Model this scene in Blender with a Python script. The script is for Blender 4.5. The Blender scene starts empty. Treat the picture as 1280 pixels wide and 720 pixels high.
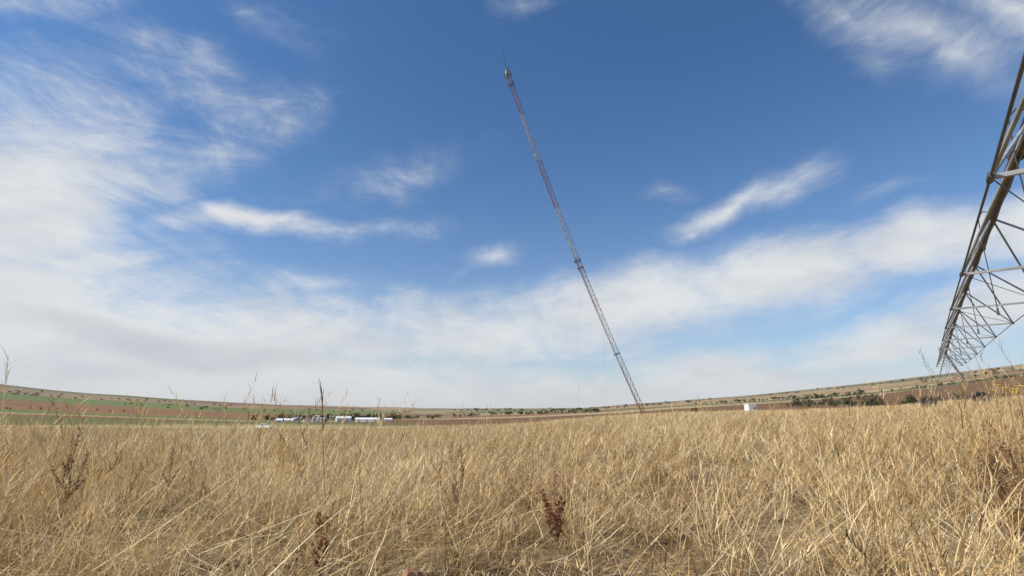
import bpy, math, random, bmesh
import numpy as np
from mathutils import Vector, Matrix, Euler
from mathutils import noise as mn
random.seed(7); rng=np.random.default_rng(7)
scene=bpy.context.scene
scene.view_settings.view_transform='Standard'
scene.view_settings.look='None'
scene.view_settings.exposure=0
scene.view_settings.gamma=1

CAMZ=.88
P=math.atan(150/640.0); CP,SP=math.cos(P),math.sin(P)
def wdir(px,py):
    a=(px-640)/640.0; b=(360-py)/640.0
    return (a, CP-b*SP, SP+b*CP)
def azel(px,py):
    x,y,z=wdir(px,py)
    return math.atan2(x,y), math.atan2(z,math.hypot(x,y))

# ------------------------------------------------------------ camera
cd=bpy.data.cameras.new('camera'); cam=bpy.data.objects.new('camera',cd)
scene.collection.objects.link(cam); scene.camera=cam
cam.location=(0,0,CAMZ); cam.rotation_euler=(math.pi/2+P,0,0)
cd.sensor_width=36; cd.lens=18; cd.clip_start=0.05; cd.clip_end=60000

# ------------------------------------------------------------ node helper
class NB:
    def __init__(s,nt): s.nt=nt; s.n=nt.nodes; s.l=nt.links
    def new(s,t,**kw):
        nd=s.n.new(t)
        for k,v in kw.items(): setattr(nd,k,v)
        return nd
    def put(s,inp,v):
        if hasattr(v,'is_output'): s.l.new(v,inp)
        else: inp.default_value=v
    def math(s,op,a,b=None,c=None,clamp=False):
        nd=s.new('ShaderNodeMath',operation=op,use_clamp=clamp)
        s.put(nd.inputs[0],a)
        if b is not None: s.put(nd.inputs[1],b)
        if c is not None: s.put(nd.inputs[2],c)
        return nd.outputs[0]
    def mix(s,f,a,b,bt='MIX'):
        nd=s.new('ShaderNodeMix',data_type='RGBA',blend_type=bt)
        s.put(nd.inputs[0],f); s.put(nd.inputs[6],a if hasattr(a,'is_output') else (*a,1)); s.put(nd.inputs[7],b if hasattr(b,'is_output') else (*b,1))
        return nd.outputs[2]
    def noise(s,vec,scale,detail=4,rough=.5,dist=0,dims='3D'):
        nd=s.new('ShaderNodeTexNoise',noise_dimensions=dims)
        if vec is not None: s.l.new(vec,nd.inputs['Vector'])
        nd.inputs['Scale'].default_value=scale; nd.inputs['Detail'].default_value=detail
        nd.inputs['Roughness'].default_value=rough; nd.inputs['Distortion'].default_value=dist
        return nd.outputs['Fac']
    def maprange(s,v,a,b,c=0,d=1,mode='SMOOTHSTEP'):
        nd=s.new('ShaderNodeMapRange',interpolation_type=mode)
        s.put(nd.inputs[0],v)
        for i,q in enumerate((a,b,c,d)): nd.inputs[i+1].default_value=q
        return nd.outputs[0]
    def ramp(s,f,stops,interp='LINEAR'):
        nd=s.new('ShaderNodeValToRGB'); cr=nd.color_ramp; cr.interpolation=interp
        while len(cr.elements)<len(stops): cr.elements.new(0.5)
        for e,(p,c) in zip(cr.elements,stops): e.position=p; e.color=(*c,1)
        s.put(nd.inputs[0],f); return nd.outputs[0]
    def mapping(s,vec,loc=(0,0,0),rot=(0,0,0),scale=(1,1,1),vt='POINT'):
        nd=s.new('ShaderNodeMapping',vector_type=vt); s.l.new(vec,nd.inputs[0])
        nd.inputs['Location'].default_value=loc; nd.inputs['Rotation'].default_value=rot; nd.inputs['Scale'].default_value=scale
        return nd.outputs[0]

def newmat(name):
    m=bpy.data.materials.new(name); m.use_nodes=True; m.node_tree.nodes.clear()
    b=NB(m.node_tree); out=b.new('ShaderNodeOutputMaterial'); return m,b,out
def simple(name,col,rough=.6,metal=0,var=.25,scale=6):
    m,b,out=newmat(name)
    tc=b.new('ShaderNodeTexCoord').outputs['Object']
    n=b.noise(tc,scale,6,.6)
    c=b.mix(b.maprange(n,.35,.7),tuple(q*(1-var) for q in col),tuple(min(1,q*(1+var*.4)) for q in col))
    p=b.new('ShaderNodeBsdfPrincipled'); b.put(p.inputs['Base Color'],c)
    p.inputs['Roughness'].default_value=rough; p.inputs['Metallic'].default_value=metal
    b.l.new(p.outputs[0],out.inputs[0]); return m

# ------------------------------------------------------------ sun + world
SAZ=math.radians(-105); SEL=math.radians(44)
sd=Vector((math.sin(SAZ)*math.cos(SEL),math.cos(SAZ)*math.cos(SEL),math.sin(SEL)))
ld=bpy.data.lights.new('sun','SUN'); ld.energy=5.0; ld.angle=math.radians(.5); ld.color=(1,.925,.80)
lo=bpy.data.objects.new('sun',ld); scene.collection.objects.link(lo)
lo.rotation_euler=sd.to_track_quat('Z','Y').to_euler(); lo.location=(-50,-40,80)

w=bpy.data.worlds.new('World'); scene.world=w; w.use_nodes=True
w.node_tree.nodes.clear(); b=NB(w.node_tree)
wo=b.new('ShaderNodeOutputWorld'); bg=b.new('ShaderNodeBackground'); bg.inputs[1].default_value=.1
b.l.new(bg.outputs[0],wo.inputs[0])
sky=b.new('ShaderNodeTexSky'); sky.sky_type='NISHITA'; sky.sun_disc=False
sky.sun_elevation=SEL; sky.sun_rotation=SAZ%(2*math.pi); sky.altitude=400
sky.air_density=1.0; sky.dust_density=.6; sky.ozone_density=3.0
tc=b.new('ShaderNodeTexCoord').outputs['Generated']
nrm=b.new('ShaderNodeVectorMath',operation='NORMALIZE'); b.l.new(tc,nrm.inputs[0])
sx=b.new('ShaderNodeSeparateXYZ'); b.l.new(nrm.outputs[0],sx.inputs[0])
X,Y,Z=sx.outputs
az=b.math('ARCTAN2',X,Y); el=b.math('ARCSINE',Z)
cb=b.new('ShaderNodeCombineXYZ'); b.l.new(az,cb.inputs[0]); b.l.new(el,cb.inputs[1]); AE=cb.outputs[0]
den=b.math('ADD',b.math('MAXIMUM',Z,0.0),.13)
cb2=b.new('ShaderNodeCombineXYZ'); b.l.new(b.math('DIVIDE',X,den),cb2.inputs[0]); b.l.new(b.math('DIVIDE',Y,den),cb2.inputs[1])
PL=cb2.outputs[0]
wn=b.new('ShaderNodeTexNoise'); b.l.new(AE,wn.inputs['Vector']); wn.inputs['Scale'].default_value=5; wn.inputs['Detail'].default_value=6
wsub=b.new('ShaderNodeVectorMath',operation='SUBTRACT'); b.l.new(wn.outputs['Color'],wsub.inputs[0]); wsub.inputs[1].default_value=(.5,.5,.5)
wsc=b.new('ShaderNodeVectorMath',operation='MULTIPLY'); b.l.new(wsub.outputs[0],wsc.inputs[0]); wsc.inputs[1].default_value=(.18,.10,0)
wad=b.new('ShaderNodeVectorMath',operation='ADD'); b.l.new(AE,wad.inputs[0]); b.l.new(wsc.outputs[0],wad.inputs[1])
AW=wad.outputs[0]
def ell(px,py,rx,ry,ang,amp):
    """cloud bank: centre / size / tilt (deg, + = rising to the right), stored as azimuth+elevation"""
    a0,e0=azel(px,py); t=math.radians(ang)
    a1,e1=azel(px+math.cos(t)*rx,py-math.sin(t)*rx)
    a2,e2=azel(px+math.sin(t)*ry,py+math.cos(t)*ry)
    rot=math.atan2(e1-e0,a1-a0)
    v=b.mapping(AW,(a0,e0,0),(0,0,rot),(math.hypot(a1-a0,e1-e0),math.hypot(a2-a0,e2-e0),1),'TEXTURE')
    g=b.new('ShaderNodeTexGradient',gradient_type='SPHERICAL'); b.l.new(v,g.inputs[0])
    return b.math('MULTIPLY',g.outputs['Fac'],amp)
E=[(40,250,280,200,60,1.7),(-30,390,400,220,0,2.0),(60,180,190,90,-10,1.1),(190,85,250,70,-15,.68),(200,95,150,40,-20,.55),(20,0,220,50,5,.8),
   (250,200,250,90,35,.72),(335,283,175,27,-3,1.6),(480,290,170,26,8,.6),(480,230,220,55,22,.46),
   (180,430,500,110,-4,2.1),(400,420,380,90,-4,1.6),(620,420,280,74,8,1.6),(780,385,290,80,12,1.9),(960,345,290,66,9,1.9),
   (1150,310,270,62,8,1.9),(1290,290,190,66,10,2.0),(1120,425,380,46,11,1.7),(1260,380,240,56,12,1.9),
   (900,475,500,58,4,1.6),(300,480,660,96,0,2.0),(700,495,900,60,0,1.7),
   (620,317,60,26,10,1.1),(576,345,26,14,60,.5),(835,233,65,20,5,.85),(930,255,165,34,24,1.25),(985,232,135,26,10,.85),(880,285,80,18,25,.85),
   (1150,45,250,90,-18,1.0),(1180,75,160,60,-10,1.0),(1260,10,200,70,-15,1.25),(1060,15,170,48,-20,.75),(655,8,60,34,0,.6),
   (1110,240,90,18,15,.45),(300,15,190,44,-10,.42),(790,440,60,12,0,.8)]
m=None
for e in E:
    o=ell(*e); m=o if m is None else b.math('MAXIMUM',m,o)
nb=b.noise(PL,.5,4,.5)
back=b.math('MULTIPLY',b.maprange(Y,.15,-.2),b.maprange(nb,.4,.65,0,.8))
m=b.math('MAXIMUM',m,back)
n1=b.noise(b.mapping(PL,rot=(0,0,.5),scale=(1.0,.35,1)),1.5,12,.66,1.2)
n2=b.noise(b.mapping(AE,rot=(0,0,-.2),scale=(1,2.4,1)),4.0,13,.68,1.0)
n3=b.noise(b.mapping(AE,rot=(0,0,-.9),scale=(1,2.8,1)),4.5,12,.68,1.2)
nn=b.math('ADD',b.math('MULTIPLY',b.math('SUBTRACT',n1,.5),1.4),b.math('MULTIPLY',b.math('SUBTRACT',n2,.5),1.4))
nn=b.math('ADD',nn,b.math('MULTIPLY',b.math('SUBTRACT',n3,.5),b.maprange(az,-.3,-.05,1.5,.6)))
ad=b.math('ADD',m,nn)
dens=b.math('ADD',b.maprange(ad,-.05,1.5,0,.60),b.maprange(ad,.4,1.5,0,.38))
dens=b.math('MULTIPLY',dens,b.maprange(m,.0,.4))
shade=b.noise(b.mapping(AE,scale=(1,3,1)),4,8,.6)
ccol=b.mix(b.maprange(shade,.3,.62),(6.1,6.45,7.0),(7.7,7.9,8.1))
gr=b.maprange(ell(240,432,300,30,-7,1.0),.1,.7,0,.5)
ccol=b.mix(gr,ccol,(5.0,5.35,5.9))
low=b.math('POWER',2.718,b.math('MULTIPLY',b.math('MAXIMUM',el,0.0),-14.0))
ccol=b.mix(b.math('MULTIPLY',low,.75),ccol,(5.9,6.15,6.4))
hz=b.math('POWER',2.718,b.math('MULTIPLY',b.math('MAXIMUM',el,0.0),-7.2))
tint=b.mix(1.0,sky.outputs[0],(.70,1.04,1.30),'MULTIPLY')
sk=b.mix(b.math('MULTIPLY',hz,.95),tint,(6.05,6.4,6.65))
fin=b.mix(dens,sk,ccol)
b.l.new(fin,bg.inputs[0])

# ------------------------------------------------------------ terrain
def table(pts,extra=0):
    a=[-math.pi];t=[0.0]
    for px,py in pts:
        A,E_=azel(px,py); a.append(A); t.append(math.tan(E_))
    a.append(math.pi); t.append(0.0)
    return np.array(a),np.array(t)
T_crest=table([(-300,530),(0,531),(200,535),(350,538),(500,535),(650,527),(750,517),(850,511),(1000,508),(1100,503),(1200,495),(1280,489),(1500,475)])
T_dip=table([(-300,530),(0,529),(200,528),(350,528),(500,531),(650,533),(750,526),(850,521),(1000,516),(1100,510),(1200,501),(1280,495),(1500,480)])
T_val=table([(-300,500),(0,516),(200,523),(350,526.5),(500,525),(650,521),(750,516),(850,509),(1000,501),(1100,493),(1200,482),(1280,472),(1500,450)])
T_hor=table([(-300,455),(0,480),(120,492),(300,504),(530,511),(730,510),(830,503),(930,495),(1080,480),(1180,468),(1280,455),(1500,425)])
def sst(t): t=np.clip(t,0,1); return t*t*(3-2*t)
def height(x,y):
    x=np.asarray(x,float); y=np.asarray(y,float)
    r=np.hypot(x,y); a=np.arctan2(x,y)
    zc=CAMZ-.76+85*np.interp(a,*T_crest); zd=CAMZ+250*np.interp(a,*T_dip)-2
    tv=np.interp(a,*T_val); th=np.interp(a,*T_hor)
    h=zc*np.clip(r/85,0,1)**1.25
    h=h+(zd-zc)*sst((r-85)/165)
    lr=sst(np.log(np.maximum(r,1)/1000)/math.log(6))
    zfar=CAMZ+np.clip(r,1000,6000)*(tv+(th-tv)*lr)
    h=h+(zfar-zd)*sst((r-250)/750)
    h=h-np.clip(r-6000,0,None)*.03
    bump=.05*np.sin(x*2.1+1)*np.sin(y*1.7+.4)+.06*np.sin(x*.7)*np.cos(y*.55+1.3)
    far=np.clip((r-900)/3000,0,1)*(5*np.sin(x/430+1)*np.sin(y/520)+3*np.sin(x/170+y/210))
    return h+bump*np.exp(-r/60)+far
def gz(x,y): return float(height(x,y))

az_=np.concatenate([np.linspace(-1.05,1.05,520,endpoint=False),np.linspace(1.05,2*math.pi-1.05,120,endpoint=False)])
rad=np.concatenate([np.linspace(.4,12,30),np.geomspace(12.5,16000,190)])
A,R=np.meshgrid(az_,rad); xx=R*np.sin(A); yy=R*np.cos(A); zz=height(xx,yy)
V=np.stack([xx.ravel(),yy.ravel(),zz.ravel()],1); na=len(az_); nr=len(rad)
i=np.arange(nr-1)[:,None]*na; j=np.arange(na)[None,:]; j2=(j+1)%na
F=np.stack([(i+j).ravel(),(i+j2).ravel(),(i+na+j2).ravel(),(i+na+j).ravel()],1)[:,::-1].tolist()
F.append(list(range(na))[::-1])
me=bpy.data.meshes.new('ground'); me.from_pydata(V.tolist(),[],F); me.update()
for p in me.polygons: p.use_smooth=True
if me.polygons[0].normal.z<0: me.flip_normals()
ground=bpy.data.objects.new('ground',me); scene.collection.objects.link(ground)
gm,b,out=newmat('ground_fields')
geo=b.new('ShaderNodeNewGeometry').outputs['Position']
flat=b.mapping(geo,scale=(1,1,0))
ln=b.new('ShaderNodeVectorMath',operation='LENGTH'); b.l.new(flat,ln.inputs[0]); rr=ln.outputs['Value']
sxyz=b.new('ShaderNodeSeparateXYZ'); b.l.new(geo,sxyz.inputs[0]); GX,GY=sxyz.outputs[0],sxyz.outputs[1]
litter=b.noise(flat,18,8,.7); lit2=b.noise(flat,1.3,5,.6); lit3=b.noise(flat,.06,5,.6)
near=b.ramp(litter,[(.3,(.09,.06,.035)),(.5,(.23,.16,.09)),(.7,(.44,.33,.18))])
near=b.mix(b.maprange(lit2,.4,.7,0,.5),near,(.17,.11,.06))
mid=b.ramp(b.noise(flat,.05,8,.65),[(.3,(.34,.25,.125)),(.5,(.44,.33,.165)),(.72,(.29,.24,.11))])
near=b.mix(b.maprange(rr,30,90),near,mid)
vo=b.new('ShaderNodeTexVoronoi',distance='CHEBYCHEV',voronoi_dimensions='2D')
b.l.new(b.mapping(geo,rot=(0,0,.22),scale=(1/620,1/420,0)),vo.inputs['Vector']); vo.inputs['Scale'].default_value=1; vo.inputs['Randomness'].default_value=.8
sp=b.new('ShaderNodeSeparateColor'); b.l.new(vo.outputs['Color'],sp.inputs[0])
fld=b.ramp(sp.outputs[0],[(0,(.34,.24,.12)),(.14,(.17,.09,.045)),(.30,(.27,.18,.085)),(.40,(.12,.13,.045)),(.54,(.38,.28,.15)),(.62,(.24,.12,.06)),(.76,(.13,.15,.05)),(.86,(.42,.32,.18)),(.93,(.20,.11,.055))],'CONSTANT')
fn=b.noise(flat,.012,8,.65)
fld=b.mix(b.maprange(fn,.35,.7,0,.25),fld,(.18,.135,.07))
# green winter-wheat and ploughed strips on the slope away to the left
ew=b.math('MULTIPLY',b.math('SUBTRACT',b.noise(flat,.003,3,.5),.5),400.0)
yy_=b.math('ADD',b.math('ADD',GY,b.math('MULTIPLY',GX,-.35)),ew)
def band(v,a,c,s): return b.math('MULTIPLY',b.maprange(v,a-s,a+s),b.maprange(v,c-s,c+s,1,0))
def strip(f,a,c,x0,col_,k):
    q=b.math('MULTIPLY',band(yy_,a,c,8),b.maprange(GX,x0,x0-30)); return b.mix(b.math('MULTIPLY',q,k),f,col_)
fld=strip(fld,900.,1180.,-250,(.37,.27,.13),.8)
fld=strip(fld,1200.,1500.,-330,(.105,.155,.035),.95)
fld=strip(fld,1520.,2300.,-380,(.24,.12,.05),.95)
fld=strip(fld,2350.,3300.,-560,(.125,.17,.04),.95)
fld=strip(fld,3350.,4300.,-500,(.30,.20,.10),.8)
rows=b.noise(b.mapping(flat,rot=(0,0,.22),scale=(.002,.03,1)),1,6,.7)
fld=b.mix(b.maprange(rows,.45,.65,0,.22),fld,(.11,.085,.045))
scr=b.noise(flat,.004,6,.7)
fld=b.mix(b.maprange(scr,.58,.64,0,.6),fld,(.06,.065,.03))
edge=b.math('ADD',rr,b.math('MULTIPLY',b.math('SUBTRACT',lit3,.5),260))
col=b.mix(b.maprange(edge,260,330),near,fld)
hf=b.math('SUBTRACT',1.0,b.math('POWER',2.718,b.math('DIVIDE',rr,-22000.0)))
col=b.mix(hf,col,(.31,.32,.33))  # aerial haze painted into the ground colour, stronger with distance
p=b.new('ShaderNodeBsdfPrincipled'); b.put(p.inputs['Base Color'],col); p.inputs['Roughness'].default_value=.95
p.inputs['Specular IOR Level'].default_value=.1
bp=b.new('ShaderNodeBump'); bp.inputs['Strength'].default_value=.5; bp.inputs['Distance'].default_value=.05; b.l.new(litter,bp.inputs['Height']); b.l.new(bp.outputs[0],p.inputs['Normal'])
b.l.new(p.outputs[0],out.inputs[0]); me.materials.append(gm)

# ------------------------------------------------------------ mesh helpers
class MB:
    def __init__(s): s.v=[];s.f=[];s.m=[]
    def beam(s,p,q,r,n=4,mi=0,r2=None):
        p=Vector(p);q=Vector(q);d=q-p
        if d.length<1e-6:return
        d.normalize(); u=d.cross(Vector((0,0,1)))
        if u.length<.05:u=d.cross(Vector((1,0,0)))
        u.normalize(); v=d.cross(u); k=len(s.v); r2=r if r2 is None else r2
        for c,rr_ in ((p,r),(q,r2)):
            for i in range(n):
                t=2*math.pi*(i+.5)/n; s.v.append(tuple(c+u*math.cos(t)*rr_+v*math.sin(t)*rr_))
        for i in range(n):
            s.f.append((k+i,k+(i+1)%n,k+n+(i+1)%n,k+n+i)); s.m.append(mi)
        s.f.append(tuple(k+i for i in range(n))[::-1]); s.f.append(tuple(k+n+i for i in range(n))); s.m+=[mi,mi]
    def box(s,c,sz,mi=0,rz=0,taper=1):
        k=len(s.v); cx,cy,cz=c; a,b_,h=[q/2 for q in sz]; cr,sr=math.cos(rz),math.sin(rz)
        for z,t in ((-h,1),(h,taper)):
            for x,y in ((-a,-b_),(a,-b_),(a,b_),(-a,b_)):
                x*=t;y*=t; s.v.append((cx+x*cr-y*sr,cy+x*sr+y*cr,cz+z))
        for f in ((3,2,1,0),(4,5,6,7),(0,1,5,4),(1,2,6,5),(2,3,7,6),(3,0,4,7)):
            s.f.append(tuple(k+i for i in f)); s.m.append(mi)
    def poly(s,pts,mi=0):
        k=len(s.v); s.v+= [tuple(p) for p in pts]; s.f.append(tuple(range(k,k+len(pts)))); s.m.append(mi)
    def obj(s,name,mats,parent=None,smooth=False,link=True):
        me=bpy.data.meshes.new(name); me.from_pydata(s.v,[],s.f); me.update()
        for mt in mats: me.materials.append(mt)
        me.polygons.foreach_set('material_index',s.m)
        if smooth:
            me.polygons.foreach_set('use_smooth',[True]*len(me.polygons))
        o=bpy.data.objects.new(name,me)
        if link: scene.collection.objects.link(o)
        if parent: o.parent=parent
        return o
def empty(name,loc=(0,0,0),rz=0):
    o=bpy.data.objects.new(name,None); scene.collection.objects.link(o); o.location=loc; o.rotation_euler=(0,0,rz); o.empty_display_size=.5
    return o
def atpix(px,py,dist):
    d=wdir(px,py); h=math.hypot(d[0],d[1]); return Vector((d[0]/h*dist,d[1]/h*dist,CAMZ+d[2]/h*dist))
def ongr(px,dist,py=512):
    v=atpix(px,py,dist); v.z=gz(v.x,v.y); return v

# ------------------------------------------------------------ falling lattice mast
M_red=simple('faded_red_steel',(.22,.095,.065),.6,0,.4,.5)
M_wht=simple('weathered_white_steel',(.34,.31,.28),.6,0,.35,.5)
M_galv=simple('galvanised_steel',(.36,.36,.355),.5,.2,.35,3)
M_bin=simple('bin_steel',(.6,.6,.6),.5,.1,.2,.5)
M_dark=simple('dark_steel',(.06,.06,.06),.6,.2,.3,3)
M_rod=simple('rod_steel',(.10,.10,.10),.6,.2,.3,3)
M_cable=simple('steel_cable',(.45,.47,.5),.5,.3,.2,3)
YT=120.0
def onY(px,py,Y0=YT):
    d=wdir(px,py); k=Y0/d[1]; return Vector((d[0]*k,Y0,CAMZ+d[2]*k))
B0=onY(805,508); B1=onY(722,326); B2=onY(633,88)
B0.z=gz(B0.x,B0.y)+.1
ts=((B1-B0).length)/((B1-B0).length+(B2-B1).length)
def mastpt(t):
    l0=((t-ts)*(t-1))/((0-ts)*(0-1)); l1=(t*(t-1))/(ts*(ts-1)); l2=(t*(t-ts))/((1)*(1-ts))
    return B0*l0+B1*l1+B2*l2
mast=empty('radio_mast',B0)
mb=MB(); NSEG=76; off=-B0; prev=None
for i in range(NSEG+1):
    t=i/NSEG; c=mastpt(t); d=(mastpt(min(1,t+.01))-mastpt(max(0,t-.01))).normalized()
    u=Vector((0,1,0)); v=d.cross(u).normalized()
    R_=.66 if i>1 else .35*(i+.3)
    if i>66: R_=.70
    ring_=[c+off+(u*math.cos(k*2.0944+.5)+v*math.sin(k*2.0944+.5))*R_ for k in range(3)]
    mi=int(t*7)%2
    if prev:
        for k in range(3):
            mb.beam(prev[k],ring_[k],.07,4,mi)
            mb.beam(ring_[k],ring_[(k+1)%3],.036,4,mi)
            if i%2: mb.beam(prev[k],ring_[(k+1)%3],.038,4,mi)
            else: mb.beam(prev[(k+1)%3],ring_[k],.038,4,mi)
    prev=ring_
mb.obj('lattice',[M_red,M_wht],mast)
mb=MB()
def collar(t,R_,h,mi=0):
    c=mastpt(t)+off; d=(mastpt(min(1,t+.01))-mastpt(max(0,t-.01))).normalized()
    u=Vector((0,1,0)); v=d.cross(u).normalized()
    for s_ in (-h/2,h/2):
        pts=[c+d*s_+(u*math.cos(k*math.pi/3)+v*math.sin(k*math.pi/3))*R_ for k in range(6)]
        for k in range(6): mb.beam(pts[k],pts[(k+1)%6],.05,4,mi)
    for k in range(6):
        a=c-d*h/2+(u*math.cos(k*math.pi/3)+v*math.sin(k*math.pi/3))*R_; mb.beam(a,a+d*h,.05,4,mi)
        mb.beam(c,a,.05,4,mi)
for t,R_,h in ((ts,.85,.4),(ts-.02,.8,.3),(.16,.78,.25),(.985,1.0,.8),(.955,.85,.4)): collar(t,R_,h)
c=mastpt(.985)+off
for k in range(3):
    q=c+Vector((math.cos(k*2.1)*1.0,math.sin(k*2.1)*1.0,.2)); mb.box(q,(.25,.18,1.3),1,k*2.1)
dtop=(mastpt(1)-mastpt(.97)).normalized()
tp=mastpt(1)+off
wp=onY(628,59)+off
mb.beam(tp-dtop,tp+(wp-tp)*.35,.09,6,0); mb.beam(tp+(wp-tp)*.35,wp,.07,6,0,.045)
mb.beam(tp,tp+Vector((.9,0,1.4)),.04,4,0); mb.beam(tp,tp+Vector((-.8,.3,1.1)),.04,4,0)
mb.beam(tp-Vector((.8,0,0)),tp+Vector((.8,0,.1)),.05,4,0)
mb.obj('antennas_and_collars',[M_dark,simple('antenna_yellow',(.45,.36,.08),.5)],mast)
mb=MB()
def cable(pts,r=.022):
    for a,b_ in zip(pts[:-1],pts[1:]): mb.beam(a,b_,r,4,0)
for top,bot in (((724,335),(723,506)),((752,375),(758,506))):
    cable([onY(*top)+off,onY(*bot)+off],.016)
mb.obj('slack_guy_cables',[M_cable],mast)
mb=MB(); mb.box((0,0,-.25),(1.8,1.8,.5),0,taper=.9); mb.obj('concrete_base',[simple('concrete',(.35,.34,.31),.9)],mast)

# ------------------------------------------------------------ centre pivot irrigation span
piv=empty('center_pivot_irrigator',(0,0,0))
S=Vector((7.2+.8*(-9-6.6),-9,0)); Fp=Vector((7.2+.8*(44-6.6),44,0)); dv=(Fp-S).normalized(); LEN=(Fp-S).length
lat=Vector((-dv.y,dv.x,0))  # left of travel
def pz(t): return CAMZ+2.72+(4.45-2.72)*t+.5*math.sin(math.pi*t)
def pp(s_): t=s_/LEN; q=S+dv*s_; q.z=pz(t); return q
M_pipe=simple('weathered_pipe',(.09,.07,.06),.6,.2,.4,2)
M_tire=simple('tire_rubber',(.03,.03,.03),.85,0,.3,8)
M_rim=simple('rusty_rim',(.10,.08,.07),.8,.1,.3,8)
mp=MB(); n=40
for i in range(n): mp.beam(pp(LEN*i/n),pp(LEN*(i+1)/n),.072,12)
for i in range(0,11):
    s_=LEN*i/10; q=pp(min(s_,LEN-.1)); mp.beam(q,q+dv*.05,.105,12)
mp.obj('main_pipe',[M_pipe],piv,smooth=False)
s1=(3.75+9)/dv.y; SPC=5.25
nodes=[s1+SPC*k for k in range(-2,20) if 3.5<s1+SPC*k<LEN-3.0]
rods=MB(); brace=MB()
def nodept(s_,side):
    t=s_/LEN; dep=1.0+.5*min(1,4*t*(1-t)+.2)
    return pp(s_)+lat*side*.8-Vector((0,0,dep))
ends=[pp(.5),pp(LEN-.5)]
for side in (1,-1):
    pts=[ends[0]]+[nodept(s_,side) for s_ in nodes]+[ends[1]]
    for a,b_ in zip(pts[:-1],pts[1:]): rods.beam(a,b_,.012,6)
for s_ in nodes:
    a,b_=nodept(s_,1),nodept(s_,-1); brace.beam(a,b_,.028,4)
    for q in (a,b_):
        rods.beam(q-dv*.1,q+dv*.1,.028,6)
        brace.beam(q,pp(s_-SPC/2),.021,4); brace.beam(q,pp(s_+SPC/2),.021,4)
for s_,s2 in zip(nodes[:-1],nodes[1:]):
    rods.beam(nodept(s_,1),nodept(s2,-1),.006,4)
rods.obj('truss_rods',[M_rod],piv); brace.obj('truss_braces',[M_galv],piv)
hz_=MB(); s_=3.4
while s_<LEN-1:
    q=pp(s_)
    pts=[q+Vector((0,0,.09)),q+lat*.10+Vector((0,0,.18)),q+lat*.2+Vector((0,0,.08)),q+lat*.22-Vector((0,0,.5)),q+lat*.21-Vector((0,0,1.75+.2*random.random()))]
    for a,b_ in zip(pts[:-1],pts[1:]): hz_.beam(a,b_,.009,5)
    e=pts[-1]; hz_.beam(e,e-Vector((0,0,.10)),.02,8,1); hz_.beam(e-Vector((0,0,.10)),e-Vector((0,0,.13)),.028,8,1)
    s_+=5.2
for i in range(60):
    a=pp(LEN*i/60)-Vector((0,0,.13+.05*(i%2))); c=pp(LEN*(i+1)/60)-Vector((0,0,.13+.05*((i+1)%2))); hz_.beam(a,c,.010,5)
hz_.obj('drop_hoses',[simple('black_hose',(.04,.04,.04),.5),simple('sprinkler_plastic',(.10,.10,.10),.5)],piv)
def wheel(mbx,c,axis,r=.62,wd=.3):
    axis=axis.normalized(); u=Vector((0,0,1)); v=axis.cross(u).normalized(); N=24
    prof=[(r*.62,-wd*.42),(r*.85,-wd*.5),(r*.97,-wd*.42),(r,-wd*.2),(r,wd*.2),(r*.97,wd*.42),(r*.85,wd*.5),(r*.62,wd*.42)]
    k=len(mbx.v)
    for i in range(N):
        t=2*math.pi*i/N
        for pr,px_ in prof:
            pr_=pr*(1.035 if (i%2 and pr>.9*r) else 1)
            mbx.v.append(tuple(c+(u*math.cos(t)+v*math.sin(t))*pr_+axis*px_))
    m_=len(prof)
    for i in range(N):
        for j_ in range(m_):
            mbx.f.append((k+i*m_+j_,k+i*m_+(j_+1)%m_,k+((i+1)%N)*m_+(j_+1)%m_,k+((i+1)%N)*m_+j_)); mbx.m.append(1 if j_<m_-1 else 0)
    mbx.beam(c-axis*wd*.2,c-axis*wd*.1,r*.66,20,2); mbx.beam(c-axis*wd*.4,c+axis*wd*.4,.1,10,2)
WH=[]
def tower(s_):
    q=pp(s_); m_=MB(); g={}
    for sd_ in (1,-1):
        w_=q+lat*sd_*1.7; w_.z=gz(w_.x,w_.y)+.54; g[sd_]=w_; WH.append(w_.copy())
        wheel(m_,w_,dv,.56)
    for sd_ in (1,-1):
        e=g[sd_]+Vector((0,0,.25))-lat*sd_*.3
        for k in (-1,1):
            topp=q+dv*k*1.6; m_.beam(topp,e,.045,4,0)
        m_.beam(q,e,.04,4,0)
        midp=q.lerp(e,.5); m_.beam(midp,q.lerp(g[-sd_]+Vector((0,0,.25)),.5),.03,4,0)
        m_.beam(e,g[sd_],.06,6,0)
    m_.beam(g[1]+Vector((0,0,.25)),g[-1]+Vector((0,0,.25)),.08,4,2)
    c=(g[1]+g[-1])/2+Vector((0,0,.45)); m_.box(c,(.5,.4,.35),2,math.atan2(dv.y,dv.x))
    c2=q+lat*.25+Vector((0,0,.35)); m_.box(c2,(.35,.3,.5),0,math.atan2(dv.y,dv.x)); m_.beam(q,c2,.03)
    m_.obj('wheeled_tower',[M_galv,M_tire,M_rim],piv)
tower(LEN-.3); tower(.3)

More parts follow.
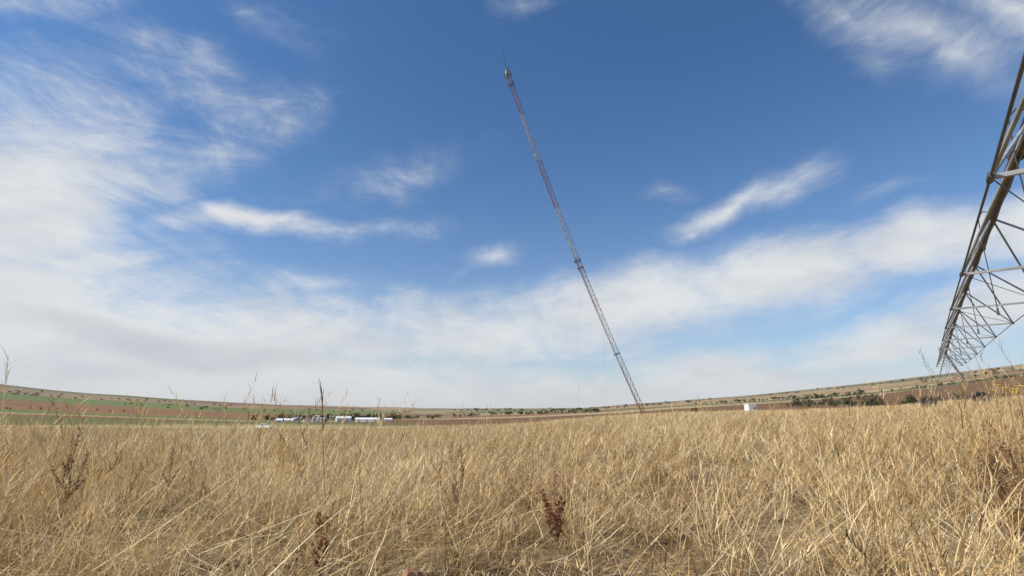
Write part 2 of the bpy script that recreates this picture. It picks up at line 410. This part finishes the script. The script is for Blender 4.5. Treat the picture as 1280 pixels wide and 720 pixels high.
# ------------------------------------------------------------ grass: every blade real, one mesh
gmt,b,out=newmat('dry_grass')
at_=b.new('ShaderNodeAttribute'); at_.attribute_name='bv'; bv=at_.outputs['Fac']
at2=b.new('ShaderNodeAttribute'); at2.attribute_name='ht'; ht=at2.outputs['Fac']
at3=b.new('ShaderNodeAttribute'); at3.attribute_name='hue'; hue=at3.outputs['Fac']
pos=b.new('ShaderNodeNewGeometry').outputs['Position']
pn2=b.noise(pos,.09,4,.6); pn3=b.noise(b.mapping(pos,scale=(.5,1,1)),.5,5,.65)
bv2=b.math('ADD',bv,b.math('MULTIPLY',b.math('SUBTRACT',pn3,.5),1.0),clamp=True)
c=b.ramp(bv2,[(0,(.93,.79,.52)),(.25,(.82,.625,.34)),(.5,(.64,.445,.195)),(.72,(.42,.265,.11)),(.9,(.22,.14,.06)),(1,(.14,.07,.035))])
c=b.mix(b.maprange(hue,.90,.93,0,.7),c,(.36,.16,.07))
c=b.mix(b.maprange(hue,.10,.06,0,.55),c,(.29,.29,.11))
c=b.mix(b.maprange(hue,.17,.14,0,.3),c,(.45,.41,.33))
c=b.mix(b.maprange(ht,0,.62,.82,0),c,(.11,.07,.03))  # blade bases darkened: shade low in the stand painted as colour
c=b.mix(b.maprange(pn2,.4,.65,0,.2),c,(.76,.59,.34))
d=b.new('ShaderNodeBsdfDiffuse'); b.put(d.inputs['Color'],c)
tr=b.new('ShaderNodeBsdfTranslucent'); b.put(tr.inputs[0],c)
ms=b.new('ShaderNodeMixShader'); ms.inputs[0].default_value=.2; b.l.new(d.outputs[0],ms.inputs[1]); b.l.new(tr.outputs[0],ms.inputs[2]); b.l.new(ms.outputs[0],out.inputs[0])

VV=[];FF=[];BV=[];HT=[];HU=[];VOFF=0
def blades(x,y,z,h,wd,azi,lean,curl,K,val,tw=None,h0=0.,h1=1.,taper=.9,wig=0.):
    """vectorised curved, tapering blades; returns the centre lines"""
    global VOFF
    n=len(x); st=h/(K-1); ang=lean.copy(); az2=azi.copy()
    if tw is None: tw=azi+math.pi/2+rng.uniform(-1.0,1.0,n)
    cx,cy=np.cos(tw),np.sin(tw); P_=np.zeros((n,K,3)); cx0,cy0,cz0=x.copy(),y.copy(),z.copy(); g0=z.copy()
    Vt=np.zeros((n,K,2,3))
    for i in range(K):
        t=i/(K-1); ww=wd*.5*(1-taper*t**1.7)
        P_[:,i,0]=cx0;P_[:,i,1]=cy0;P_[:,i,2]=cz0
        Vt[:,i,0,0]=cx0-cx*ww;Vt[:,i,0,1]=cy0-cy*ww;Vt[:,i,1,0]=cx0+cx*ww;Vt[:,i,1,1]=cy0+cy*ww;Vt[:,i,:,2]=cz0[:,None]
        cx0=cx0+np.cos(az2)*np.sin(ang)*st; cy0=cy0+np.sin(az2)*np.sin(ang)*st; cz0=np.maximum(g0+.01,cz0+np.cos(ang)*st)
        ang=ang+curl/(K-1)
        if wig: az2=az2+rng.normal(0,wig,n)
    VV.append(Vt.reshape(-1,3)); base=VOFF+(np.arange(n)*K*2)[:,None]+ (np.arange(K-1)*2)[None,:]
    base=base.ravel(); FF.append(np.stack([base,base+1,base+3,base+2],1)); VOFF+=n*K*2
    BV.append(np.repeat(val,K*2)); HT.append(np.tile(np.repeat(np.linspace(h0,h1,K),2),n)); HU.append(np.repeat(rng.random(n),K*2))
    return P_
def lowf(x,y): return np.sin(x*.9+1.3*np.sin(y*.6))*np.sin(y*.8+1.1*np.sin(x*.5+2))
def field(cx,cy,per,crad,h,wd,K,leansd,thatch=.25,heads=.1,hv=.25,headK=3,nw=7,valb=0.,clean=.22,rmin=1.35):
    nc=len(cx); n=nc*per
    ch=np.repeat(rng.normal(1,hv,nc),per); cl=np.repeat(rng.normal(0,clean,nc),per); cm=np.repeat(rng.normal(0,clean,nc),per); cv=np.repeat(rng.normal(0,.17,nc),per)
    ox=rng.normal(0,crad,n); oy=rng.normal(0,crad,n)
    x=np.repeat(cx,per)+ox; y=np.repeat(cy,per)+oy
    k_=np.hypot(x,y)>rmin; ch,cl,cm,cv,ox,oy,x,y=[q[k_] for q in (ch,cl,cm,cv,ox,oy,x,y)]; n=len(x)
    lf=lowf(x,y); z=height(x,y)-.01
    hl=h*np.clip((np.hypot(x,y)-.2)/2.6,.5,1)      # trampled shorter right around the camera
    dirx=ox/crad*.24+rng.normal(0,.6,n)*leansd+cl+.10; diry=oy/crad*.24+rng.normal(0,.6,n)*leansd+cm-.04
    azi=np.arctan2(diry,dirx); lean=np.hypot(dirx,diry)
    hh=hl*np.clip(ch,.4,1.4)*rng.uniform(.5,1.1,n)*(1+.20*lf)
    val=np.clip(rng.beta(1.5,2.1,n)*.92+cv+valb-.10*lf,0,1)
    u=rng.random(n); ish=u<heads; ist=u>1-thatch; isn=~(ish|ist)
    curl=rng.uniform(.0,1.2,n)**1.3
    q=isn; blades(x[q],y[q],z[q],hh[q],wd*rng.uniform(.5,1.35,q.sum()),azi[q],lean[q],curl[q],K,val[q],wig=.14)
    q=ist; m_=q.sum()
    if m_: blades(x[q],y[q],z[q]+rng.uniform(.01,.30,m_)*h/.5,hh[q]*rng.uniform(.6,1.25,m_),wd*rng.uniform(.5,1.1,m_),rng.normal(-.5,1.7,m_),rng.uniform(.7,1.75,m_),rng.uniform(-.5,.7,m_),K,np.clip(val[q]-.16,0,1),h0=.45,wig=.18)
    q=ish; m_=q.sum()
    if m_:
        Pc=blades(x[q],y[q],z[q],hh[q]*1.25,np.full(m_,wd*.55),azi[q],lean[q]*.75,rng.uniform(.1,.9,m_),max(K,3),np.clip(val[q],0,1),taper=.5,wig=.05)
        if nw:
            a,b2=Pc[:,-2],Pc[:,-1]
            for k in range(nw):
                t=k/nw; c_=a*(1-t)+b2*t
                blades(c_[:,0],c_[:,1],c_[:,2],hh[q]*rng.uniform(.06,.12,m_),np.full(m_,wd*.95),rng.uniform(0,6.28,m_),rng.uniform(.15,.8,m_),np.full(m_,.3),headK,np.clip(val[q]*.8+.1,0,1),h0=.9)
def wedge(n_per,r0,r1,a0,a1,thin=0):
    n=int((a1-a0)/2*(r1*r1-r0*r0)*n_per); r=np.sqrt(rng.uniform(r0*r0,r1*r1,n)); a=rng.uniform(a0,a1,n); x=r*np.sin(a); y=r*np.cos(a)
    keep=rng.random(n)<np.clip(1-thin+thin*(lowf(x*1.7,y*1.7)*.8+.8),0,1)
    return x[keep],y[keep]
W=1.05
x,y=wedge(10,1.3,6.2,-W,W,.55); field(x,y,60,.062,.57,.0053,6,.46,.40,.18,hv=.34,nw=9,clean=.34)
x,y=wedge(11,1.2,6.2,-W,W); field(x,y,15,.16,.34,.0044,5,.75,.7,.02,hv=.3)
x,y=wedge(6.5,6,16,-W,W,.5);  field(x,y,42,.085,.55,.0072,5,.42,.32,.17,hv=.30,nw=5,clean=.28)
x,y=wedge(3.0,15.5,42,-W,W,.4);  field(x,y,28,.15,.50,.0125,3,.36,.18,.12,hv=.30,nw=0)
x,y=wedge(.85,41,120,-.95,.95,.1);  field(x,y,18,.36,.44,.032,3,.34,.1,.08,hv=.2,nw=0)
x,y=wedge(8,1.6,6,W,2*math.pi-W); field(x,y,30,.13,.45,.006,4,.4,.2,.05,nw=0)
x,y=wedge(1.2,6,20,W,2*math.pi-W); field(x,y,30,.35,.45,.012,3,.4,.2,.05,nw=0)
def bank(cx,cy,sx_,sy_,n): return rng.normal(cx,sx_,n),rng.normal(cy,sy_,n)
x,y=bank(5.3,4.7,.5,.7,60); field(x,y,50,.10,.88,.0048,6,.28,.15,.25,nw=8,valb=.04)
x,y=bank(3.9,3.55,.3,.3,20); field(x,y,50,.10,.72,.0045,6,.3,.15,.25,nw=8,valb=.32)  # raised valb browns the straw: painted shade of the dark hollow
x,y=bank(3.1,2.6,.2,.25,8); field(x,y,50,.09,.60,.0045,6,.4,.2,.2,nw=8,valb=.35)  # same hollow, its shade again put into the straw colour
x,y=bank(8.4,7.6,.9,1.2,50); field(x,y,40,.12,.84,.0065,5,.28,.1,.22,nw=5,valb=.05)
x,y=bank(-3.9,4.0,.7,.7,55); field(x,y,36,.09,.68,.0048,6,.6,.2,.28)
x,y=bank(-6.3,6.4,1.2,.9,50); field(x,y,30,.10,.76,.0055,6,.45,.15,.28)
x,y=bank(-3.1,2.7,.25,.25,8); field(x,y,16,.08,.80,.0045,6,.6,.1,.7,clean=.3,nw=10)
x,y=bank(-2.1,2.1,.4,.45,26); field(x,y,34,.08,.64,.0044,6,.8,.35,.2,clean=.45)
x,y=bank(-.9,2.1,.6,.3,14); field(x,y,34,.08,.45,.004,6,.8,.3,.2,clean=.45)
for w_ in WH[:2]:
    x,y=bank(w_.x-.9,w_.y-1.2,.9,.7,18); field(x,y,26,.16,.62,.02,4,.3,.1,.2,nw=0)
x,y=wedge(.5,3.0,25,-W,W); field(x,y,7,.10,.60,.0042,6,.30,0,.75,nw=9,hv=.12,rmin=2.8)
VA=np.concatenate(VV).astype(np.float32); FA=np.concatenate(FF).astype(np.int32); BA=np.concatenate(BV).astype(np.float32); HA=np.concatenate(HT).astype(np.float32); UA=np.concatenate(HU).astype(np.float32)
me=bpy.data.meshes.new('dry_grass'); me.vertices.add(len(VA)); me.vertices.foreach_set('co',VA.ravel())
me.loops.add(len(FA)*4); me.loops.foreach_set('vertex_index',FA.ravel())
me.polygons.add(len(FA)); me.polygons.foreach_set('loop_start',np.arange(len(FA),dtype=np.int32)*4)
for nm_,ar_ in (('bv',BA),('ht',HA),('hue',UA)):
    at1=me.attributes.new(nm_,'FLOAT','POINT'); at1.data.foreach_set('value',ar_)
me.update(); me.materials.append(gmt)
go=bpy.data.objects.new('dry_grass',me); scene.collection.objects.link(go)
print('GRASS quads',len(FA)); del VV,FF,VA,FA

# ------------------------------------------------------------ dock weeds, flowers, bushes
M_dock=simple('dock_seed_rust',(.38,.14,.07),.8,0,.5,20)
M_dock2=simple('dock_seed_brown',(.34,.20,.09),.8,0,.5,20)
M_stem=simple('dry_stem',(.32,.19,.09),.8,0,.4,20)
def dock(px,dist,h,mat,seed,nb_=5):
    random.seed(seed); m_=MB(); loc=ongr(px,dist)
    def spike(p,d,L_):
        p=Vector(p); segs=10
        for i in range(segs):
            q=p+d*(L_/segs); m_.beam(p,q,.0025*(1.3-i/segs),5,1)
            for k in range(random.randint(5,13) if i>1 else 2):
                a=random.uniform(0,6.28); off_=Vector((math.cos(a),math.sin(a),random.uniform(-.3,.5)))*random.uniform(.004,.02)*(1.2-i/segs*.7)
                c=p.lerp(q,random.random())+off_; s_=random.uniform(.003,.0075); n_=Vector((random.gauss(0,1),random.gauss(0,1),random.gauss(0,1))).normalized(); u=n_.orthogonal().normalized(); v=n_.cross(u)
                m_.poly([c+u*s_,c+v*s_,c-u*s_,c-v*s_],0); m_.poly([c+n_*s_,c+v*s_*.8,c-n_*s_,c-v*s_*.8],0)
            p=q; d=(d+Vector((random.gauss(0,.08),random.gauss(0,.08),.05))).normalized()
    tip=Vector((random.gauss(0,.05),random.gauss(0,.05),h*.4)); m_.beam((0,0,0),tip,.005,6,1,.0035)
    spike(tip,Vector((random.gauss(0,.12),0,1)).normalized(),h*.55)
    for k in range(nb_):
        a=random.uniform(0,6.28); t=random.uniform(.7,1.3); q=tip*t if t<1 else tip+Vector((0,0,h*.5*(t-1)))
        spike(q,Vector((math.cos(a)*.55,math.sin(a)*.55,1)).normalized(),h*random.uniform(.16,.36))
    o=m_.obj('dock_weed',[mat,M_stem]); o.location=loc; return o
for a in ((681,3.0,.62,M_dock,1,8),(560,4.2,.68,M_dock2,2,4),(95,4.6,.86,M_dock2,3,7),(222,5.2,.7,M_dock2,4,3),(430,2.7,.48,M_dock,5,4),(255,7,.66,M_dock2,6,3),(1236,5.2,.8,M_dock2,8,5),(1268,5.2,.85,M_dock2,9,6)): dock(*a)
M_yel=simple('yellow_petals',(.75,.55,.04),.6,0,.2,20)
for px,py,dist in ((1240,482,9),(1268,483,7.5),(1256,486,9.5)):
    top=atpix(px,py,dist); g0=gz(top.x,top.y); m_=MB(); hh=top.z-g0
    m_.beam((0,0,0),(0.03,0,hh),.006,5,1)
    for q in range(3):
        c=Vector((.03+random.gauss(0,.04),random.gauss(0,.04),hh-q*.03))
        for k2 in range(9):
            a=k2*.7; m_.poly([c,c+Vector((math.cos(a-.25)*.035,math.sin(a-.25)*.035,.012)),c+Vector((math.cos(a)*.055,math.sin(a)*.055,.0)),c+Vector((math.cos(a+.25)*.035,math.sin(a+.25)*.035,.012))],0)
    o=m_.obj('yellow_wildflower',[M_yel,M_stem]); o.location=(top.x,top.y,g0)

def leafmat(name,c0,c1,sc=.9):
    m_,b,out=newmat(name); oc=b.new('ShaderNodeTexCoord').outputs['Object']
    n_=b.noise(oc,sc,5,.6); c=b.mix(b.maprange(n_,.35,.65),c0,c1)
    p=b.new('ShaderNodeBsdfPrincipled'); b.put(p.inputs['Base Color'],c); p.inputs['Roughness'].default_value=.8
    b.l.new(p.outputs[0],out.inputs[0]); return m_
M_leaf=leafmat('tree_leaves',(.035,.045,.020),(.09,.10,.045)); M_bark=simple('bark',(.12,.09,.06),.9,0,.4,4)
M_brownleaf=leafmat('dry_shrub_leaves',(.05,.04,.02),(.13,.09,.05))
M_weed=leafmat('dry_weed_leaves',(.09,.05,.025),(.24,.14,.07),6)
def treeinto(m_,base,h,wd,nleaf,ls,trunk=True):
    base=Vector(base); cl=[]
    if trunk: m_.beam(base-Vector((0,0,.3)),base+Vector((0,0,h*.5)),h*.035,6,1,h*.02)
    for i in range(9):
        a=random.uniform(0,6.28); rr_=wd*.5*random.uniform(.15,.8); z=h*random.uniform(.3,.85); c=base+Vector((math.cos(a)*rr_,math.sin(a)*rr_,z))
        cl.append((c,wd*random.uniform(.14,.26)))
        if trunk: m_.beam(base+Vector((0,0,h*random.uniform(.2,.45))),c,h*.015,4,1,h*.006)
    for i in range(nleaf):
        c,r=random.choice(cl); d=Vector((random.gauss(0,1),random.gauss(0,1),random.gauss(0,.8))).normalized()*r*random.random()**.4
        q=c+d; n_=Vector((random.gauss(0,1),random.gauss(0,1),random.gauss(0,1))).normalized(); u=n_.orthogonal().normalized()*ls*random.uniform(.5,1.2); v=n_.cross(u)
        m_.poly([q+u,q+v,q-u,q-v],0)
random.seed(5)
for px,dist,h,wd in ((1140,300,6,9),(1093,380,6,10),(1132,330,4,6),(320,620,8,8),(541,800,8,8)):
    m_=MB(); treeinto(m_,(0,0,0),h,wd,900,.34); o=m_.obj('tree',[M_leaf,M_bark]); o.location=ongr(px,dist)
m_=MB(); treeinto(m_,(0,0,0),.95,1.1,500,.06); o=m_.obj('shrub',[M_brownleaf,M_bark]); o.location=ongr(868,75)
for px,dist,h,wd in ((1262,4.6,.55,.7),(1230,5.4,.55,.6)):  # dense weeds in the hollow; their dark brown also stands in for shade
    m_=MB(); loc=ongr(px,dist)
    for i in range(60):
        a=random.uniform(0,6.28); l_=random.uniform(.1,.45); p0=Vector((random.gauss(0,.05),random.gauss(0,.05),0)); p1=p0+Vector((math.cos(a)*l_*wd,math.sin(a)*l_*wd,h*random.uniform(.5,1.1))); pm=p0.lerp(p1,.5)+Vector((0,0,.06))
        m_.beam(p0,pm,.003,4,1,.002); m_.beam(pm,p1,.002,4,1,.001)
        for k in range(16):
            t=random.uniform(.25,1); c=(p0.lerp(pm,t*2) if t<.5 else pm.lerp(p1,t*2-1))+Vector((random.gauss(0,.018),random.gauss(0,.018),random.gauss(0,.018)))
            n_=Vector((random.gauss(0,1),random.gauss(0,1),random.gauss(0,1))).normalized(); s_=random.uniform(.005,.016); u=n_.orthogonal().normalized(); v=n_.cross(u)*.45
            m_.poly([c+u*s_,c+v*s_,c-u*s_,c-v*s_],0)
    o=m_.obj('dry_weed_clump',[M_weed,M_stem]); o.location=loc
m_=MB(); random.seed(11)
def line(p0,d0,p1,d1,n_,h=8,jit=30,nl=110):
    for i in range(n_):
        t=random.random(); d_=d0+(d1-d0)*t+random.uniform(-jit,jit); q=ongr(p0+(p1-p0)*t,d_)
        hh=h*random.uniform(.5,1.15); treeinto(m_,q,hh,hh*random.uniform(1,1.8),nl,hh*.09,False)
line(610,1900,752,1150,70,11,60); line(985,540,1105,450,38,5.5,25,150); line(1000,900,1080,900,30,8,60)
line(1100,1500,1280,1400,40,8,120); line(335,960,500,980,75,12,40); line(366,900,450,900,26,9,20); line(490,1300,620,1600,40,10,80)
line(150,2500,520,2800,50,11,300); line(560,3300,900,3000,80,15,300); line(870,1800,1000,1700,50,10,100); line(1150,2600,1290,2600,35,10,200); line(-30,1500,160,1700,10,6,100)
line(970,660,1100,580,20,5,30); line(1150,420,1290,380,14,4,30); line(0,3500,300,3600,50,12,400); line(930,3500,1280,3600,60,12,500)
m_.obj('distant_trees',[M_leaf,M_bark])

# ------------------------------------------------------------ farm buildings
M_wsid=simple('white_metal_siding',(.84,.84,.82),.5,0,.08,.3); M_roofw=simple('pale_metal_roof',(.78,.78,.78),.5,.0,.12,.3)
M_roofb=simple('blue_grey_roof',(.34,.40,.48),.45,.1,.2,.3); M_roofd=simple('brown_roof',(.16,.12,.10),.8,0,.3,.5); M_glass=simple('dark_openings',(.03,.035,.04),.2,0,.2,2)
M_tan=simple('tan_siding',(.50,.44,.36),.7,0,.15,.4)
def barn(name,px,dist,L_,Wd,H,rz,wm,rm,doors=3):
    loc=ongr(px,dist); e=empty(name,loc,rz)
    m_=MB(); m_.box((0,0,H/2-.5),(L_,Wd,H+1)); rise=Wd*.22
    for sx_ in (-1,1): m_.poly([(sx_*L_/2,-Wd/2,H),(sx_*L_/2,Wd/2,H),(sx_*L_/2,0,H+rise)])
    m_.obj('walls',[wm],e)
    m_=MB(); o_=.5
    for s_ in (-1,1):
        y0=s_*(Wd/2+o_); z0=H-o_*.44+.06
        a=[(-L_/2-o_,y0,z0),(L_/2+o_,y0,z0),(L_/2+o_,0,H+rise+.06),(-L_/2-o_,0,H+rise+.06)]
        m_.poly(a); m_.poly([(x,y,z+.18) for x,y,z in a]); m_.poly([a[0],a[1],(a[1][0],a[1][1],a[1][2]+.18),(a[0][0],a[0][1],a[0][2]+.18)])
    m_.obj('roof',[rm],e)
    m_=MB()
    for i in range(doors):
        x=-L_/2+(i+.5)*L_/doors; m_.box((x,-Wd/2-.03,min(1.8,H*.32)),(L_/doors*.14,.1,min(3.2,H*.6)))
        if i: m_.box((x-L_/doors/2,-Wd/2-.03,H*.6),(1.0,.1,.8))
    m_.obj('doors_and_windows',[M_glass],e)
barn('white_barn',358,790,24,9,3.4,.05,M_wsid,M_roofw,2); barn('white_barn',430,800,20,12,5.4,.45,M_wsid,M_roofw,2)
barn('white_barn',461,850,38,11,3.4,-.06,M_wsid,M_roofw,3); barn('white_barn',486,880,12,8,3.0,.1,M_wsid,M_roofw,1)
barn('machine_shed',403,880,14,10,4.4,-.25,M_tan,M_roofb,2)
barn('farmhouse',385,880,11,8,3.6,.5,M_wsid,M_roofd,4); barn('machine_shed',374,950,18,10,5,.1,M_wsid,M_roofb,2)
barn('white_barn',414,990,14,9,6.4,.1,M_wsid,M_roofw,2); barn('white_barn',397,1010,16,9,7,.3,M_wsid,M_roofw,2)
for px,dist in ((393,835),(399,838)):
    m_=MB(); R_=2.4;H=6.5
    m_.beam((0,0,-.5),(0,0,H),R_,20); m_.beam((0,0,H),(0,0,H+1.5),R_+.15,20,0,.4); m_.beam((0,0,H+1.5),(0,0,H+1.9),.5,10)
    for z in range(1,6): m_.beam((0,0,z),(0,0,z+.12),R_+.06,20)
    o=m_.obj('grain_bin',[M_bin]); o.location=ongr(px,dist)
e=empty('equipment_shelter',ongr(938,150),.12); e.location.z+=.5
m_=MB(); m_.box((0,0,1.0),(2.1,2.0,3.0)); m_.obj('walls',[M_wsid],e)
m_=MB(); m_.box((0,0,2.58),(2.35,2.25,.14),taper=.96); m_.obj('roof',[M_roofw],e)
m_=MB(); m_.box((-.35,-1.02,.95),(.85,.06,1.95)); m_.box((.6,-1.03,1.5),(.5,.08,.4),1); m_.obj('door_and_vent',[simple('door_grey',(.7,.7,.68),.5),M_glass],e)

# ------------------------------------------------------------ white pickup on the slope
def pickup(px,dist,rz):
    loc=ongr(px,dist); e=empty('pickup_truck',loc,rz)
    M_pt=simple('white_car_paint',(.8,.8,.8),.25,0,.05,2)
    prof=[(-2.75,.55),(-2.8,1.05),(-2.7,1.25),(-.75,1.27),(-.6,1.32),(-.35,1.85),(1.0,1.88),(1.55,1.32),(2.55,1.2),(2.75,1.0),(2.8,.55),(2.3,.45),(-2.3,.45)]
    bm=MB(); n_=len(prof)
    for y,ins in ((-.98,0),(.98,0)):
        for x,z in prof: bm.v.append((x,y*(1-.16*max(0,(z-1.3)/.55)),z))
    for i in range(n_): bm.f.append((i,(i+1)%n_,n_+(i+1)%n_,n_+i)); bm.m.append(0)
    bm.f.append(tuple(range(n_))[::-1]); bm.f.append(tuple(range(n_,2*n_))); bm.m+=[0,0]
    body=bm.obj('body',[M_pt],e); bv_=body.modifiers.new('bevel','BEVEL'); bv_.width=.05; bv_.segments=2
    g=MB()
    for s_ in (-1,1):
        y0=s_*.985; y1=s_*.86
        g.poly([(-.45,y0,1.38),(.35,y0,1.38),(.35,y1+s_*.0,1.78),(-.3,y1,1.78)]); g.poly([(.43,y0,1.38),(1.4,y0,1.38),(1.0,y1,1.78),(.43,y1,1.78)])
    g.poly([(1.53,-.85,1.38),(1.53,.85,1.38),(1.08,.78,1.8),(1.08,-.78,1.8)]); g.obj('windows',[M_glass],e)
    wm=MB()
    for x in (-1.75,1.75):
        for s_ in (-1,1): wheel(wm,Vector((x,s_*.9,.38)),Vector((0,1,0)),.38,.24)
    wm.obj('wheels',[M_galv,M_tire,M_galv],e)
    l=MB(); l.box((2.79,.7,.95),(.06,.35,.18)); l.box((2.79,-.7,.95),(.06,.35,.18)); l.box((2.8,0,.62),(.1,1.8,.16)); l.obj('lamps_and_bumper',[M_galv],e)
    return e
pk=pickup(333,195,2.8)
# ------------------------------------------------------------ red clay clod in front
bmm=bmesh.new(); bmesh.ops.create_icosphere(bmm,subdivisions=4,radius=1)
for v in bmm.verts:
    k_=1+.25*mn.noise(v.co*1.3)+.15*mn.noise(v.co*4)+.05*mn.noise(v.co*11); v.co*=k_
top=max(v.co.z for v in bmm.verts)
me=bpy.data.meshes.new('red_clay_rock'); bmm.to_mesh(me); bmm.free()
o=bpy.data.objects.new('red_clay_rock',me); scene.collection.objects.link(o); me.materials.append(simple('red_clay',(.40,.20,.11),.95,0,.4,6))
q=atpix(522,705,2.0); sz=.26; o.scale=(.13,.13,sz); o.location=(q.x,q.y,q.z-top*sz)
